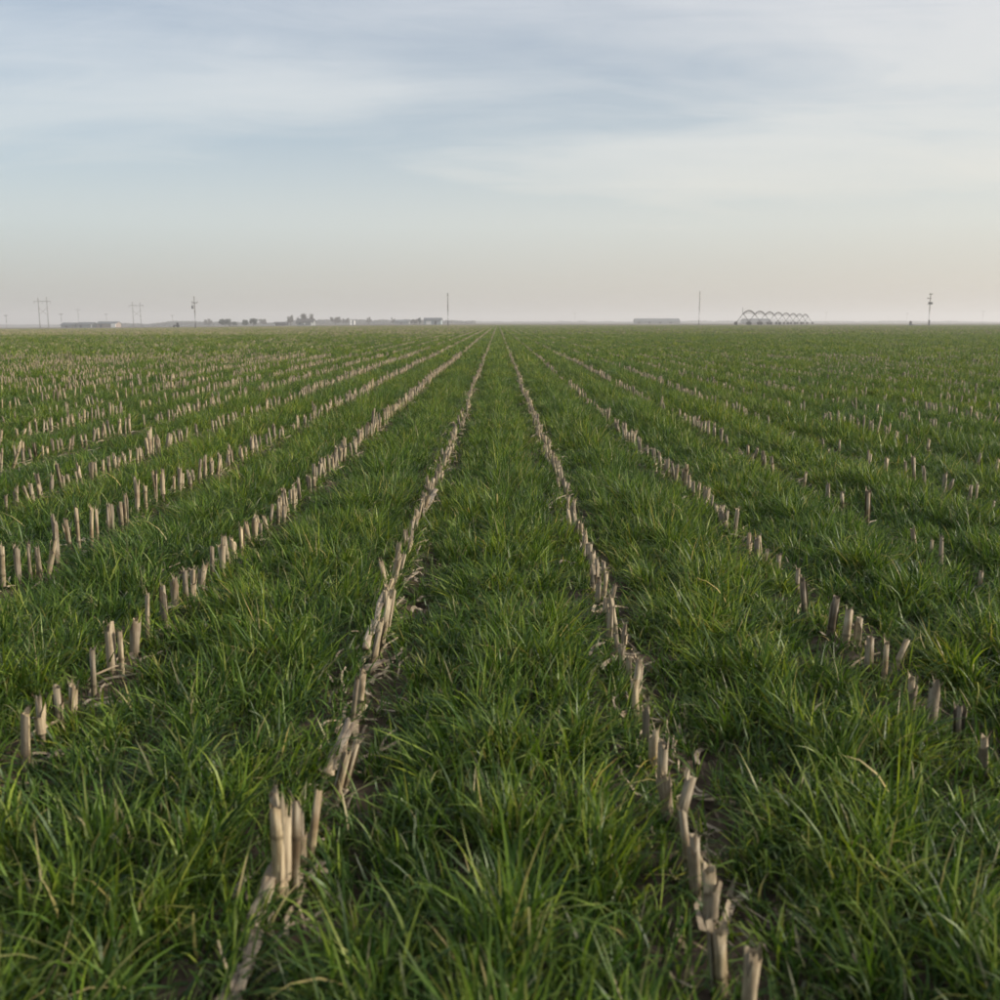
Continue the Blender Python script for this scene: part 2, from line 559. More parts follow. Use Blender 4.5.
def sward_mesh(name, wx, wy, plants_m2, nleaf, lmin, lmax, wmin, wmax, seg, r, lane=0.0, hgt=1.0, coarse=1.0, dry=0.0):
    """a piece of drilled wheat, wx by wy: tillering plants of tapering, arching, twisted leaves.
    x runs across the stubble rows; a row stands at every multiple of ROW (x = 0 is a row)"""
    n = int(wx * wy * plants_m2)
    x = r.uniform(0, wx, n); y = r.uniform(-wy / 2, wy / 2, n)
    u = np.mod(x, ROW)
    sd = r.integers(0, 9999)
    patch = np.clip(1.5 * (0.5 * fnoise(x * 6.5 * coarse, y * 5.0 * coarse, sd) + 0.5 * fnoise(x * 15 * coarse, y * 13 * coarse, sd + 1) - 0.5) + 0.5, 0, 1)
    keep = np.ones(n)
    if lane > 0:
        lw = 0.072 + 0.12 * (fnoise(x * 0 + sd * .37, y * 3.1, sd + 2) - 0.35)
        keep *= np.where((u > 0.0) & (u < lw), 1 - lane, 1.0)
        keep *= np.where(u > ROW - 0.016, 0.4, 1.0)
        keep *= 0.58 + 0.42 * np.cos((u - 0.215) / 0.175 * 2 * np.pi)
    keep *= 0.46 + 1.0 * patch
    k = r.uniform(0, 1, n) < keep
    x, y, u, patch = x[k], y[k], u[k], patch[k]
    n = len(x)
    ph = (0.50 + 1.0 * patch) * r.uniform(0.70, 1.30, n) * hgt
    ph *= 0.68 + 0.50 * np.exp(-((u - 0.43) / 0.19) ** 2)
    tone = np.clip(patch * 0.8 + dry + r.normal(0, 0.16, n), 0, 1)  # the shift only turns leaves of farther pieces paler and yellower
    # leaves
    x = np.repeat(x, nleaf); y = np.repeat(y, nleaf); u = np.repeat(u, nleaf); ph = np.repeat(ph, nleaf); tone = np.repeat(tone, nleaf)
    N = len(x)
    x = x + r.normal(0, 0.012, N); y = y + r.normal(0, 0.012, N)
    az = r.uniform(0, 2 * np.pi, N)
    L = r.uniform(lmin, lmax, N) * ph
    W = r.uniform(wmin, wmax, N)
    el = np.radians(np.clip(r.normal(68, 15, N), 15, 88))
    bend = np.radians(np.abs(r.normal(30, 42, N)))
    bend += np.where(r.uniform(0, 1, N) < 0.16, R(75), 0)
    drift = r.normal(0, 0.45, N); tw0 = r.normal(0, 0.5, N); tw = r.normal(0, 0.8, N)
    kink = r.uniform(0.45, 0.9, N); kinked = r.uniform(0, 1, N) < 0.20
    # leaves reach for the light over the open lanes
    reach = np.clip((u - 0.42) / 0.33, -1, 1) * 0.42
    P = np.stack([x, y, np.full(N, -0.012)], -1)
    V = np.zeros((N, 2 * seg + 1, 3)); T = np.zeros((N, 2 * seg + 1))
    for i in range(seg + 1):
        s_ = i / seg
        prof = (0.5 + 0.5 * min(1, s_ * 3)) * (1 - max(0, (s_ - 0.3) / 0.7) ** 1.6)
        a2 = az + np.pi / 2 + tw0 + tw * s_
        side = np.stack([np.cos(a2), np.sin(a2), 0.35 * np.sin(tw * 2 + s_ * 2 + az)], -1) * (W * 0.5 * prof)[:, None]
        if i < seg:
            V[:, 2 * i] = P + side; V[:, 2 * i + 1] = P - side
            T[:, 2 * i] = s_; T[:, 2 * i + 1] = s_
        else:
            V[:, 2 * seg] = P; T[:, 2 * seg] = 1.0
        e = el - bend * s_ ** 1.4 * 1.5 - np.where(kinked & (s_ > kink), R(95), 0)
        a3 = az + drift * s_
        stp = np.stack([np.cos(e) * np.cos(a3) + reach * (0.4 + 0.6 * s_), np.cos(e) * np.sin(a3), np.sin(e)], -1)
        P = P + stp * (L / seg)[:, None]
        P[:, 2] = np.maximum(P[:, 2], 0.004 if i else -1)
    nv = 2 * seg + 1
    base = (np.arange(N) * nv)[:, None]
    qd = np.concatenate([base + np.array([2*i, 2*i+1, 2*i+3, 2*i+2]) for i in range(seg - 1)], 0) if seg > 1 else np.zeros((0, 4), int)
    tr = base + np.array([2*seg-2, 2*seg-1, 2*seg])
    me = bpy.data.meshes.new(name)
    me.vertices.add(N * nv); me.vertices.foreach_set('co', V.astype(np.float32).ravel())
    loops = np.concatenate([qd.ravel(), tr.ravel()]).astype(np.int32)
    me.loops.add(len(loops)); me.loops.foreach_set('vertex_index', loops)
    st = np.concatenate([np.arange(len(qd)) * 4, len(qd) * 4 + np.arange(len(tr)) * 3]).astype(np.int32)
    me.polygons.add(len(st)); me.polygons.foreach_set('loop_start', st)
    me.polygons.foreach_set('use_smooth', np.ones(len(st), bool))
    me.update(calc_edges=True)
    at = me.attributes.new('along', 'FLOAT', 'POINT'); at.data.foreach_set('value', T.astype(np.float32).ravel())
    at = me.attributes.new('tone', 'FLOAT', 'POINT'); at.data.foreach_set('value', np.repeat(tone, nv).astype(np.float32))
    me.materials.append(M['grass'])
    return me


gr = np.random.default_rng(21)


def field_points(y0, y1, per_m2, pad, r):
    """points spread evenly over the part of the field the camera (or one a step aside) sees between y0 and y1"""
    hw1 = 0.60 * y1 + pad
    n = int(2 * hw1 * (y1 - y0) * per_m2)
    x = r.uniform(-hw1, hw1, n); y = r.uniform(y0, y1, n)
    k = np.abs(x) < 0.60 * y + pad
    return x[k], y[k]


def sward_zone(name, y0, y1, nrows, wy, variants, pad, label, reach=0.60):
    """lays the pieces edge to edge over the part of the field that can be seen; taller pieces where growth is lusher"""
    wx = nrows * ROW
    P, rot, scl, which = [], [], [], []
    nk = int((reach * y1 + pad) / wx) + 2
    for k in range(-nk, nk + 1):
        x0 = ROW_A + k * wx
        near = min(abs(x0), abs(x0 + wx)) if x0 * (x0 + wx) > 0 else 0.0
        y = y0
        while y < y1 - 1e-6:
            if near < reach * (y + wy) + pad:
                cx, cy = x0 + wx / 2, y + wy / 2
                lush = 0.6 * float(fnoise(cx * 0.42, cy * 0.25, 9)) + 0.4 * float(fnoise(cx * 1.4, cy * .8, 12))
                P.append((x0, cy, -0.0042 * min(max(math.hypot(cx, cy) - 70, 0), 1450) * float(sstep(0.0, 0.5, -cx / max(1.0, math.hypot(cx, cy))))))
                rot.append((0, 0, 0))
                h = 0.66 + 0.62 * lush + gr.uniform(-.05, .05)
                scl.append((1.0, 1.0 if gr.uniform() < .5 else -1.0, h))
                which.append(int(gr.integers(0, variants[1])))
            y += wy
    o = scatter(name, np.array(P), np.array(rot), np.array(scl), which, variants[0])
    tag(o, label, 'grass', kind='stuff')
    return o


def pieces(name, n, *a, **kw):
    return source_collection(name, [sward_mesh('wheat_piece', *a, gr, hgt=0.92 + 0.03 * (i % 6), **kw) for i in range(n)]), n


sward_zone('wheat_grass', 0.5, 6.5, 1, 0.5, pieces('wheat_near', 22, ROW, 0.5, 4100, 6, 0.048, 0.158, 0.0035, 0.0072, 5, lane=0.93), 0.9, 'long green blades of young wheat close to the camera')
sward_zone('wheat_grass', 6.5, 24.5, 1, 1.0, pieces('wheat_middle', 16, ROW, 1.0, 2700, 5, 0.05, 0.150, 0.0040, 0.0076, 4, lane=0.88), 1.2, 'green wheat sward in the middle distance between the stubble rows')
sward_zone('wheat_grass', 24.5, 84.5, 2, 3.0, pieces('wheat_far', 12, ROW * 2, 3.0, 560, 5, 0.055, 0.148, 0.009, 0.016, 3, lane=0.85, coarse=0.6, dry=0.10), 2.0, 'green wheat sward farther out across the field')
sward_zone('wheat_grass', 84.5, 388.5, 8, 8.0, pieces('wheat_distant', 8, ROW * 8, 8.0, 26, 4, 0.06, 0.145, 0.030, 0.055, 2, lane=0.75, coarse=0.25, dry=0.30), 4.0, 'thin far green wheat towards the field edge')


# ------------------------------------------------------------------ corn stubble
def stalk_mesh(name, h, rad, r, sides=10):
    """cut corn stub: ridged rind, swollen nodes, ragged hollow top"""
    zs, rs = [-0.04, 0.0, 0.012], [1.18, 1.15, 1.05]
    z = 0.03 + r.uniform(0, 0.03)
    while z < h - 0.035:
        zs += [z - 0.008, z, z + 0.008]; rs += [1.0, 1.16, 1.02]
        if z + 0.06 < h - 0.02: zs.append(z + 0.035); rs.append(0.96)
        z += r.uniform(0.075, 0.12)
    zs.append(h); rs.append(0.95)
    o = np.argsort(zs); zs = np.array(zs)[o]; rs = np.array(rs)[o]
    bend = r.normal(0, 0.05, 2); ecc = r.uniform(0.78, 1.0)
    rag = r.uniform(0, 1, sides) ** 3 * r.uniform(0.006, 0.032)
    slope = r.normal(0, 0.35); sph = r.uniform(0, 6.28)
    groove = 1 - 0.10 * np.cos(np.linspace(0, 2 * np.pi, sides, endpoint=False) - 1.0) ** 8
    V, F, D = [], [], []
    for i, (z, q) in enumerate(zip(zs, rs)):
        last = i == len(zs) - 1
        for k in range(sides):
            th = 2 * math.pi * k / sides
            rr = rad * q * groove[k] * (1 + r.normal(0, 0.025))
            zz = z + ((rag[k] + slope * rad * math.cos(th - sph)) if last else 0)
            D.append(1.0 if q > 1.12 else 0.0)
            V.append((rr * math.cos(th) + bend[0] * z * z * 4, rr * ecc * math.sin(th) + bend[1] * z * z * 4, zz))
    n = len(zs)
    for i in range(n - 1):
        for k in range(sides):
            k2 = (k + 1) % sides
            F.append((i*sides+k, i*sides+k2, (i+1)*sides+k2, (i+1)*sides+k))
    b = len(V)                                 # inner rim and sunken pith
    for k in range(sides):
        v = V[(n-1)*sides+k]; cx, cy = bend * h * h * 4
        V.append((cx + (v[0]-cx)*0.80, cy + (v[1]-cy)*0.80, v[2] - 0.004))
    for k in range(sides):
        v = V[b + k]
        V.append((cx + (v[0]-cx)*0.85, cy + (v[1]-cy)*0.85, h - 0.014))
    for ring in (0, 1):
        lo = (n-1)*sides if ring == 0 else b
        hi = b if ring == 0 else b + sides
        for k in range(sides):
            k2 = (k + 1) % sides
            F.append((lo+k, lo+k2, hi+k2, hi+k))
    F.append(tuple(b + sides + k for k in range(sides)))
    for _ in range(int(r.integers(2, 7))):      # torn fibres standing off the rim
        k = int(r.integers(0, sides)); v = np.array(V[(n-1)*sides+k]); v2 = np.array(V[(n-1)*sides+(k+1) % sides])
        m_ = (v + v2) / 2; o_ = m_ - np.array([cx, cy, m_[2]]); Lf = r.uniform(0.008, 0.032)
        c0 = len(V)
        V += [tuple(v - [0, 0, .004]), tuple(m_ - [0, 0, .004]), tuple(m_ + o_ * r.uniform(-.3, 1.4) + [r.normal(0, .004), r.normal(0, .004), Lf])]
        F.append((c0, c0 + 1, c0 + 2))
    me = bpy.data.meshes.new(name)
    me.from_pydata([tuple(map(float, v)) for v in V], [], F); me.update()
    D += [0.0] * (len(V) - len(D))
    me.attributes.new('node_ring', 'FLOAT', 'POINT').data.foreach_set('value', np.array(D, np.float32))
    me.polygons.foreach_set('use_smooth', [True] * len(me.polygons))
    me.materials.append(M['straw'])
    return me


def sheath_mesh(name, h, rad, r):
    """dry leaf sheath wrapped round the stub, torn and peeling at the top"""
    cols, rows_ = 7, 6
    a0 = r.uniform(0, 6.28); arc = R(r.uniform(150, 260))
    top = h * r.uniform(0.72, 1.12); bot = h * r.uniform(0.10, 0.3)
    tear = r.uniform(-1, 1, cols) * 0.03
    V, F = [], []
    flare = r.uniform(0.0, 0.6)
    for j in range(rows_):
        s = j / (rows_ - 1)
        for i in range(cols):
            th = a0 + arc * (i / (cols - 1) - 0.5)
            edge = abs(i / (cols - 1) - 0.5) * 2
            rr = rad * (1.22 + flare * s ** 3 * (0.5 + edge) + 0.10 * math.sin(i * 2.1 + j))
            z = bot + (top - bot) * s + (tear[i] if j == rows_ - 1 else 0)
            V.append((rr * math.cos(th), rr * math.sin(th), z))
    for j in range(rows_ - 1):
        for i in range(cols - 1):
            a = j * cols + i
            F.append((a, a+1, a+cols+1, a+cols))
    me = bpy.data.meshes.new(name)
    me.from_pydata(V, [], F); me.update()
    me.polygons.foreach_set('use_smooth', [True] * len(me.polygons))
    me.materials.append(M['husk'])
    return me


sr = np.random.default_rng(5)
HS = [0.13, 0.17, 0.21, 0.25, 0.30]
STALK = {h: [stalk_mesh('corn_stub', h, sr.uniform(0.0088, 0.0118), sr) for _ in range(6)] for h in HS}
SHEATH = {h: [sheath_mesh('leaf_sheath', h, 0.0108, sr) for _ in range(5)] for h in HS}

# each stub: (row, x, y, height, tilt_x, tilt_y)   row 0 = just left of the middle strip, row 1 = just right of it
stubs = []


def row_x(k): return ROW_A + ROW * k


def by_pixel(row, list_):
    for it in list_:
        px, pb, pt = it[:3]
        lean = it[3] if len(it) > 3 else 0.0
        x, y = ray_ground(px, pb, 0.06)
        z = z_at(pt, y)
        stubs.append([row, x, y, max(0.10, (z - gz(x, y)) * 0.85), sr.normal(0, 0.05), R(lean) + sr.normal(0, 0.015)])


by_pixel(0, [(277, 880, 786, 3), (283, 876, 768, 2), (293, 872, 786, 3), (307, 842, 776, 9), (299, 850, 800, 4), (333, 778, 742, 14), (341, 768, 732, 18), (351, 706, 668, 10), (357, 695, 662, 12), (369, 655, 622, 12), (373, 650, 610, 10), (380, 632, 588, 12), (385, 622, 582, 9)])
by_pixel(1, [(747, 1008, 934, 2), (722, 968, 912, -6), (710, 905, 860, 3), (697, 872, 822, -5), (690, 850, 800, -8), (676, 806, 768, 14), (669, 800, 766, -5), (661, 768, 734, 2), (654, 748, 722, -3), (647, 728, 706, 0)])
by_pixel(2, [(806, 608, 571, -6), (831, 624, 588, 4), (846, 634, 602, 2), (858, 632, 614, 0), (870, 658, 628, -3), (884, 668, 634, 3), (893, 656, 630, 18), (911, 702, 668, 0), (932, 712, 676, 4), (959, 728, 698, 0), (986, 760, 728, -3)])
by_pixel(-1, [(25, 748, 700, 2), (42, 728, 688, -3), (58, 710, 677, 3), (70, 702, 677, 5), (93, 682, 643, 0), (112, 660, 617, 0), (121, 660, 623, 1), (134, 642, 612, 4), (147, 630, 586, 4), (166, 612, 578, -3), (175, 600, 573, 0), (186, 594, 566, -2), (192, 590, 564, 2), (201, 580, 560, 5)])
by_pixel(-2, [(3, 576, 538), (18, 572, 540), (30, 566, 537), (40, 565, 540), (47, 564, 531, 14), (57, 556, 507), (70, 540, 512), (79, 540, 499), (91, 534, 503), (97, 532, 502), (108, 525, 501), (112, 524, 499), (122, 520, 496), (126, 518, 488), (137, 508, 470), (146, 504, 480), (156, 496, 465), (163, 494, 464)])
LAST = {0: ray_ground(385, 622)[1] + 0.1, 1: ray_ground(647, 728)[1] + 0.1, 2: ray_ground(806, 608)[1] + 0.25, -1: ray_ground(201, 580)[1] + 0.08, -2: ray_ground(163, 494)[1] + 0.1}
FAR_STUB = 30.0


def row_profile(k, y):
    """how many stubs stand, and how tall, along each row"""
    c = fnoise(np.asarray(y) * 0.55 + k * 17.3, k * 3.3, 31)
    c2 = fnoise(np.asarray(y) * 1.7 + k * 5.1, k * 7.7, 33)
    if k == 0: dens = np.where(y < 6.2, 0.95, 0.70); h = np.where(y < 6.2, 0.12, np.where(y < 10, 0.10, 0.092)) + 0 * y
    elif k == 1: dens = (0.70 + 0.3 * sstep(0.3, 0.6, c)) * np.where(y > 9, 0.8, 1.0); h = np.where(y > 7, 0.100, 0.115) + 0 * y
    elif k == -1: dens = 0.90 + 0 * y; h = 0.128 + 0.03 * c2
    elif k < -1: dens = 0.42 + 0.55 * sstep(0.30, 0.55, c); h = 0.110 + 0.055 * c2
    elif k == 2: dens = 0.15 + 0.50 * sstep(0.40, 0.64, c); h = 0.115 + 0.02 * c2
    else: dens = 0.24 + 0.60 * sstep(0.42, 0.66, c); h = 0.100 + 0.05 * c2
    return dens, h


for k in range(-40, 41):
    x0 = row_x(k)
    ys_start = max(1.0, abs(x0) / 0.62 - 1.2, LAST.get(k, 0))
    y = ys_start
    while y < FAR_STUB:
        y += sr.uniform(0.055, 0.11)
        d_, h_ = row_profile(k, y)
        if sr.uniform() > float(d_): continue
        lean = float(np.clip(sr.normal(0, 0.07) if sr.uniform() < 0.90 else sr.normal(0, 0.24), -.42, .42))
        h = float(h_) * sr.uniform(0.66, 1.05) * (1.3 if sr.uniform() < 0.10 else 1.0)
        stubs.append([k, x0 + sr.normal(0, 0.013) + 0.05 * (float(fnoise(y * 0.45, k * 2.7, 41)) - 0.5), y, h, sr.normal(-0.16 if k in (0, 1) else 0, 0.14 if k in (0, 1) else 0.10), lean + (0.12 if k == 0 else 0)])

vis = []
seen = set()
for i, s in enumerate(stubs):
    px, pb, dep = project(s[1], s[2], 0.05)
    _, pt, _ = project(s[1], s[2], s[3])
    if -4 < px < 1004 and pt < 1004: vis.append((pb - pt, i)); seen.add(i)
vis.sort(reverse=True)
chosen = set(i for _, i in vis[:298])


def ordinal(n):
    return '%d%s' % (n, 'th' if 10 <= n % 100 <= 20 else {1: 'st', 2: 'nd', 3: 'rd'}.get(n % 10, 'th'))


def row_name(k):
    n = -k if k < 0 else k - 1
    n = n + 1
    side = 'left' if k <= 0 else 'right'
    return '%s stubble row %s of centre' % (['first', 'second', 'third', 'fourth', 'fifth', 'sixth', 'seventh', 'eighth', 'ninth', 'tenth'][n - 1] if n <= 10 else ordinal(n), side)


by_row = {}
for i, s in enumerate(stubs): by_row.setdefault(s[0], []).append(i)
rest = []
for k, ids in by_row.items():
    inview = [i for i in sorted(ids, key=lambda q: stubs[q][2]) if i in seen]
    pos = {i: n + 1 for n, i in enumerate(inview)}
    for i in ids:
        row, x, y, h, tx, ty = stubs[i]
        hb = min(HS, key=lambda q: abs(q - h))
        vi = int(sr.integers(0, 6))
        if i not in chosen:
            rest.append((x, y, h, tx, ty)); continue
        o = bpy.data.objects.new('corn_stub', STALK[hb][vi])
        col.objects.link(o)
        o.location = (x, y, gz(x, y) - 0.004)
        o.rotation_euler = (tx, ty, sr.uniform(0, 6.28))
        # lean is applied in world axes, spin about the stalk itself
        o.rotation_euler = (Euler((tx, ty, 0)).to_matrix() @ Matrix.Rotation(sr.uniform(0, 6.28), 3, 'Z')).to_euler()
        f = h / hb
        wd = sr.uniform(0.85, 1.2) * (0.9 if y < 3 else 0.92)
        o.scale = (wd, wd, f)
        wrapped = sr.uniform() < 0.62
        if wrapped:
            q = bpy.data.objects.new('leaf_sheath', SHEATH[hb][int(sr.integers(0, 5))])
            col.objects.link(q); q.parent = o
        look = 'tall' if h > 0.24 else ('short' if h < 0.165 else 'pale')
        look += ' tilted' if abs(ty) > 0.16 else (' husk-wrapped' if wrapped else ' bare')
        assert pos.get(i), i
        if pos.get(i, 0) == 1: where = 'nearest the camera in'
        else: where = '%s from the front in' % ordinal(pos.get(i, 1))
        tag(o, '%s corn stub, %s %s' % (look, where, row_name(k)), 'corn stub', 'cut corn stubs standing in rows')

# the rest of the stubble: too many and too small to count
def far_stub_mesh(name, n, length, r):
    V, F = [], []
    for _ in range(n):
        x = r.normal(0, 0.02); y = r.uniform(-length / 2, length / 2)
        h = r.uniform(0.06, 0.135); rad = r.uniform(0.009, 0.012)
        tx, ty = r.normal(0, 0.09, 2)
        n0 = len(V)
        for z in (-0.02, h):
            for k in range(5):
                th = 2 * math.pi * k / 5
                V.append((x + tx * z + rad * math.cos(th), y + ty * z + rad * math.sin(th), z + (r.uniform(-0.015, 0.015) if z > 0 else 0)))
        for k in range(5):
            k2 = (k + 1) % 5
            F.append((n0+k, n0+k2, n0+5+k2, n0+5+k))
        F.append(tuple(n0+5+k for k in range(5)))
    me = bpy.data.meshes.new(name); me.from_pydata(V, [], F); me.update()
    me.materials.append(M['straw_far'])
    return me


single = source_collection('stubble_single', [STALK[h][i] for h in HS for i in range(3)])
rest = np.array(rest)
hb = np.array([np.argmin([abs(q - h) for q in HS]) for h in rest[:, 2]])
zf = rest[:, 2] / np.array(HS)[hb]
o = scatter('corn_stubble', np.stack([rest[:, 0], rest[:, 1], ground_z(rest[:, 0], rest[:, 1])], -1),
            np.stack([rest[:, 3], rest[:, 4], sr.uniform(0, 6.28, len(rest))], -1),
            np.stack([np.full(len(rest), 1.05), np.full(len(rest), 1.05), zf], -1), hb * 3 + sr.integers(0, 3, len(rest)), single)
tag(o, 'pale cut corn stubble in rows across the middle distance', 'stubble', kind='stuff')

bunch = source_collection('stubble_bunch', [far_stub_mesh('stubble_bunch', 9, 1.0, sr) for _ in range(8)])
BP = []
for k in range(-330, 331):
    x0 = row_x(k)
    y0 = max(FAR_STUB, abs(x0) / 0.60 - 3)
    if y0 >= 380: continue
    yy = np.arange(y0, 380, 1.0) + sr.uniform(0, 1)
    c = fnoise(yy * 0.12 + k * 17.3, np.full(len(yy), k * 3.3), 31)
    big = fnoise(x0 * 0.05 + 0 * yy, yy * 0.012, 77)
    if k == -1 or k == -2: dens = np.full(len(yy), 0.85)
    elif k < 0: dens = 0.45 + 0.45 * sstep(0.35, 0.6, c) * (0.4 + 0.8 * big)
    elif k in (0, 1): dens = np.full(len(yy), 0.6)
    else: dens = 0.34 + 0.55 * sstep(0.42, 0.68, c) * (0.2 + 1.1 * big)
    m_ = sr.uniform(0, 1, len(yy)) < dens
    yy = yy[m_]
    BP.append(np.stack([np.full(len(yy), x0), yy, np.full(len(yy), 1.0 if k < 0 else 0.84)], -1))
BP = np.concatenate(BP)
N = len(BP)
o = scatter('corn_stubble', np.stack([BP[:, 0], BP[:, 1], ground_z(BP[:, 0], BP[:, 1])], -1),
            np.stack([np.zeros(N), np.zeros(N), np.where(sr.uniform(0, 1, N) < .5, 0, np.pi)], -1),
            np.stack([np.ones(N), np.ones(N), BP[:, 2] * sr.uniform(.8, 1.15, N)], -1), sr.integers(0, 8, N), bunch)
tag(o, 'far rows of pale corn stubble fading towards the horizon', 'stubble', kind='stuff')


# fallen stalks and litter beside the near rows
def fallen(px0, py0, px1, py1, rad, label, z0=0.03, z1=0.03, flat=0.6):
    x0, y0 = ray_ground(px0, py0, z0); x1, y1 = ray_ground(px1, py1, z1)
    L = math.hypot(x1 - x0, y1 - y0)
    rot = math.atan2(y1 - y0, x1 - x0)
    e = empty('fallen_corn_stalk', (x0, y0, 0))
    n = 12
    pts, rads = [], []
    for i in range(n):
        q = i / (n - 1)
        pts.append((L * q, 0.0035 * math.sin(i * 0.9), z0 + (z1 - z0) * q + 0.002 * math.sin(i * 1.3)))
        rads.append(rad * (1.10 if i in (3, 8) else 1.0) * (1 - 0.2 * q) * sr.uniform(.95, 1.05))
    b = MB().tube(pts, rads, 10)
    b.v = [(a, c * 1.1, z0 + (z1 - z0) * (a / L) + (d - (z0 + (z1 - z0) * (a / L))) * flat) for a, c, d in b.v]
    b.build('stem', M['straw_flat'], e, True)
    # loose leaf sheath lying along it, split lengthwise
    for sg in (-1, 1):
        V, F = [], []
        l0, l1 = sr.uniform(0.0, 0.25), sr.uniform(0.75, 1.08)
        for i in range(10):
            q = i / 9
            wdt = rad * (0.75 + 0.25 * math.sin(q * 3.1))
            xx = L * (l0 + (l1 - l0) * q)
            zc = z0 + (z1 - z0) * xx / L + rad * flat * 0.95 + 0.002 * math.sin(i * 0.8 + sg)
            yc = sg * rad * 0.62 + 0.003 * math.sin(i * 0.6 + sg)
            V += [(xx, yc - wdt * .6, zc - .0015 * (sg > 0)), (xx, yc, zc + 0.002), (xx, yc + wdt * .6, zc - .005 * (sg > 0))]
            if i:
                k_ = 3 * i
                F += [(k_-3, k_-2, k_+1, k_), (k_-2, k_-1, k_+2, k_+1)]
        mesh_obj('dry_leaf', V, F, M['husk_flat'], e, True)
    e.rotation_euler = (0, 0, rot)
    tag(e, label, 'corn stalk', 'fallen corn stalks along the near rows')


fallen(231, 1004, 257, 932, 0.012, 'flattened corn stalk lying at the bottom edge of the picture', 0.03, 0.04)
fallen(252, 930, 276, 862, 0.012, 'broken corn stalk leaning up against the nearest clump of stubs', 0.03, 0.075)
fallen(297, 888, 322, 862, 0.008, 'thin reddish stalk piece lying right of the nearest clump of stubs', 0.02, 0.03)
fallen(360, 672, 385, 660, 0.010, 'pale stalk piece sticking out right of the row left of the middle', 0.03, 0.05)
fallen(328, 776, 350, 724, 0.013, 'crushed stalk just behind the nearest clump of stubs', 0.03, 0.07)
fallen(366, 648, 384, 592, 0.011, 'long fallen stalk lying along the row left of the middle', 0.05, 0.08)
fallen(402, 585, 416, 573, 0.009, 'short stalk piece lying right of the row left of the middle', 0.02, 0.03)
fallen(424, 512, 436, 490, 0.014, 'grey crushed stalk atop the row left of the middle, farthest fallen one', 0.05, 0.08)


def litter_mesh(name, r):
    V, F = [], []
    L = r.uniform(0.05, 0.17); W = r.uniform(0.006, 0.016)
    n = 5
    for i in range(n):
        s = i / (n - 1)
        wdt = W * (1 - 0.6 * s); z = 0.006 + 0.012 * math.sin(s * 3 + r.uniform(0, 1)) ** 2
        y = 0.02 * math.sin(s * 2.2 + r.uniform(0, .5))
        V += [(L * (s - .5), y - wdt / 2, z), (L * (s - .5), y + wdt / 2, z + 0.004)]
        if i: F.append((2*i-2, 2*i-1, 2*i+1, 2*i))
    me = bpy.data.meshes.new(name); me.from_pydata(V, [], F); me.update(); me.materials.append(M['husk'])
    return me


lit = source_collection('corn_litter', [litter_mesh('dry_leaf_scrap', sr) for _ in range(10)])
lx, ly = field_points(0.7, 16, 150, 1.0, sr)
u = np.mod(lx - ROW_A + 0.1, ROW) - 0.1
k = sr.uniform(0, 1, len(lx)) < 0.8 * np.exp(-((u - 0.05) / 0.11) ** 2) + 0.06
lx, ly = lx[k], ly[k]
for k_ in (0, 1):
    n_ = 400
    yy = 1.5 + 17 * sr.uniform(0, 1, n_) ** 1.3
    lx = np.concatenate([lx, row_x(k_) + sr.normal(0.03, 0.035, n_)]); ly = np.concatenate([ly, yy])
N = len(lx)
o = scatter('corn_litter', np.stack([lx, ly, ground_z(lx, ly) + 0.004], -1), np.stack([sr.normal(0, .2, N), sr.normal(0, .2, N), np.pi / 2 + sr.normal(0, 0.55, N)], -1), np.ones((N, 3)) * sr.uniform(.6, 1.2, (N, 1)), sr.integers(0, 10, N), lit)
tag(o, 'scraps of dry corn leaf strewn along the stubble rows', 'litter', kind='stuff')


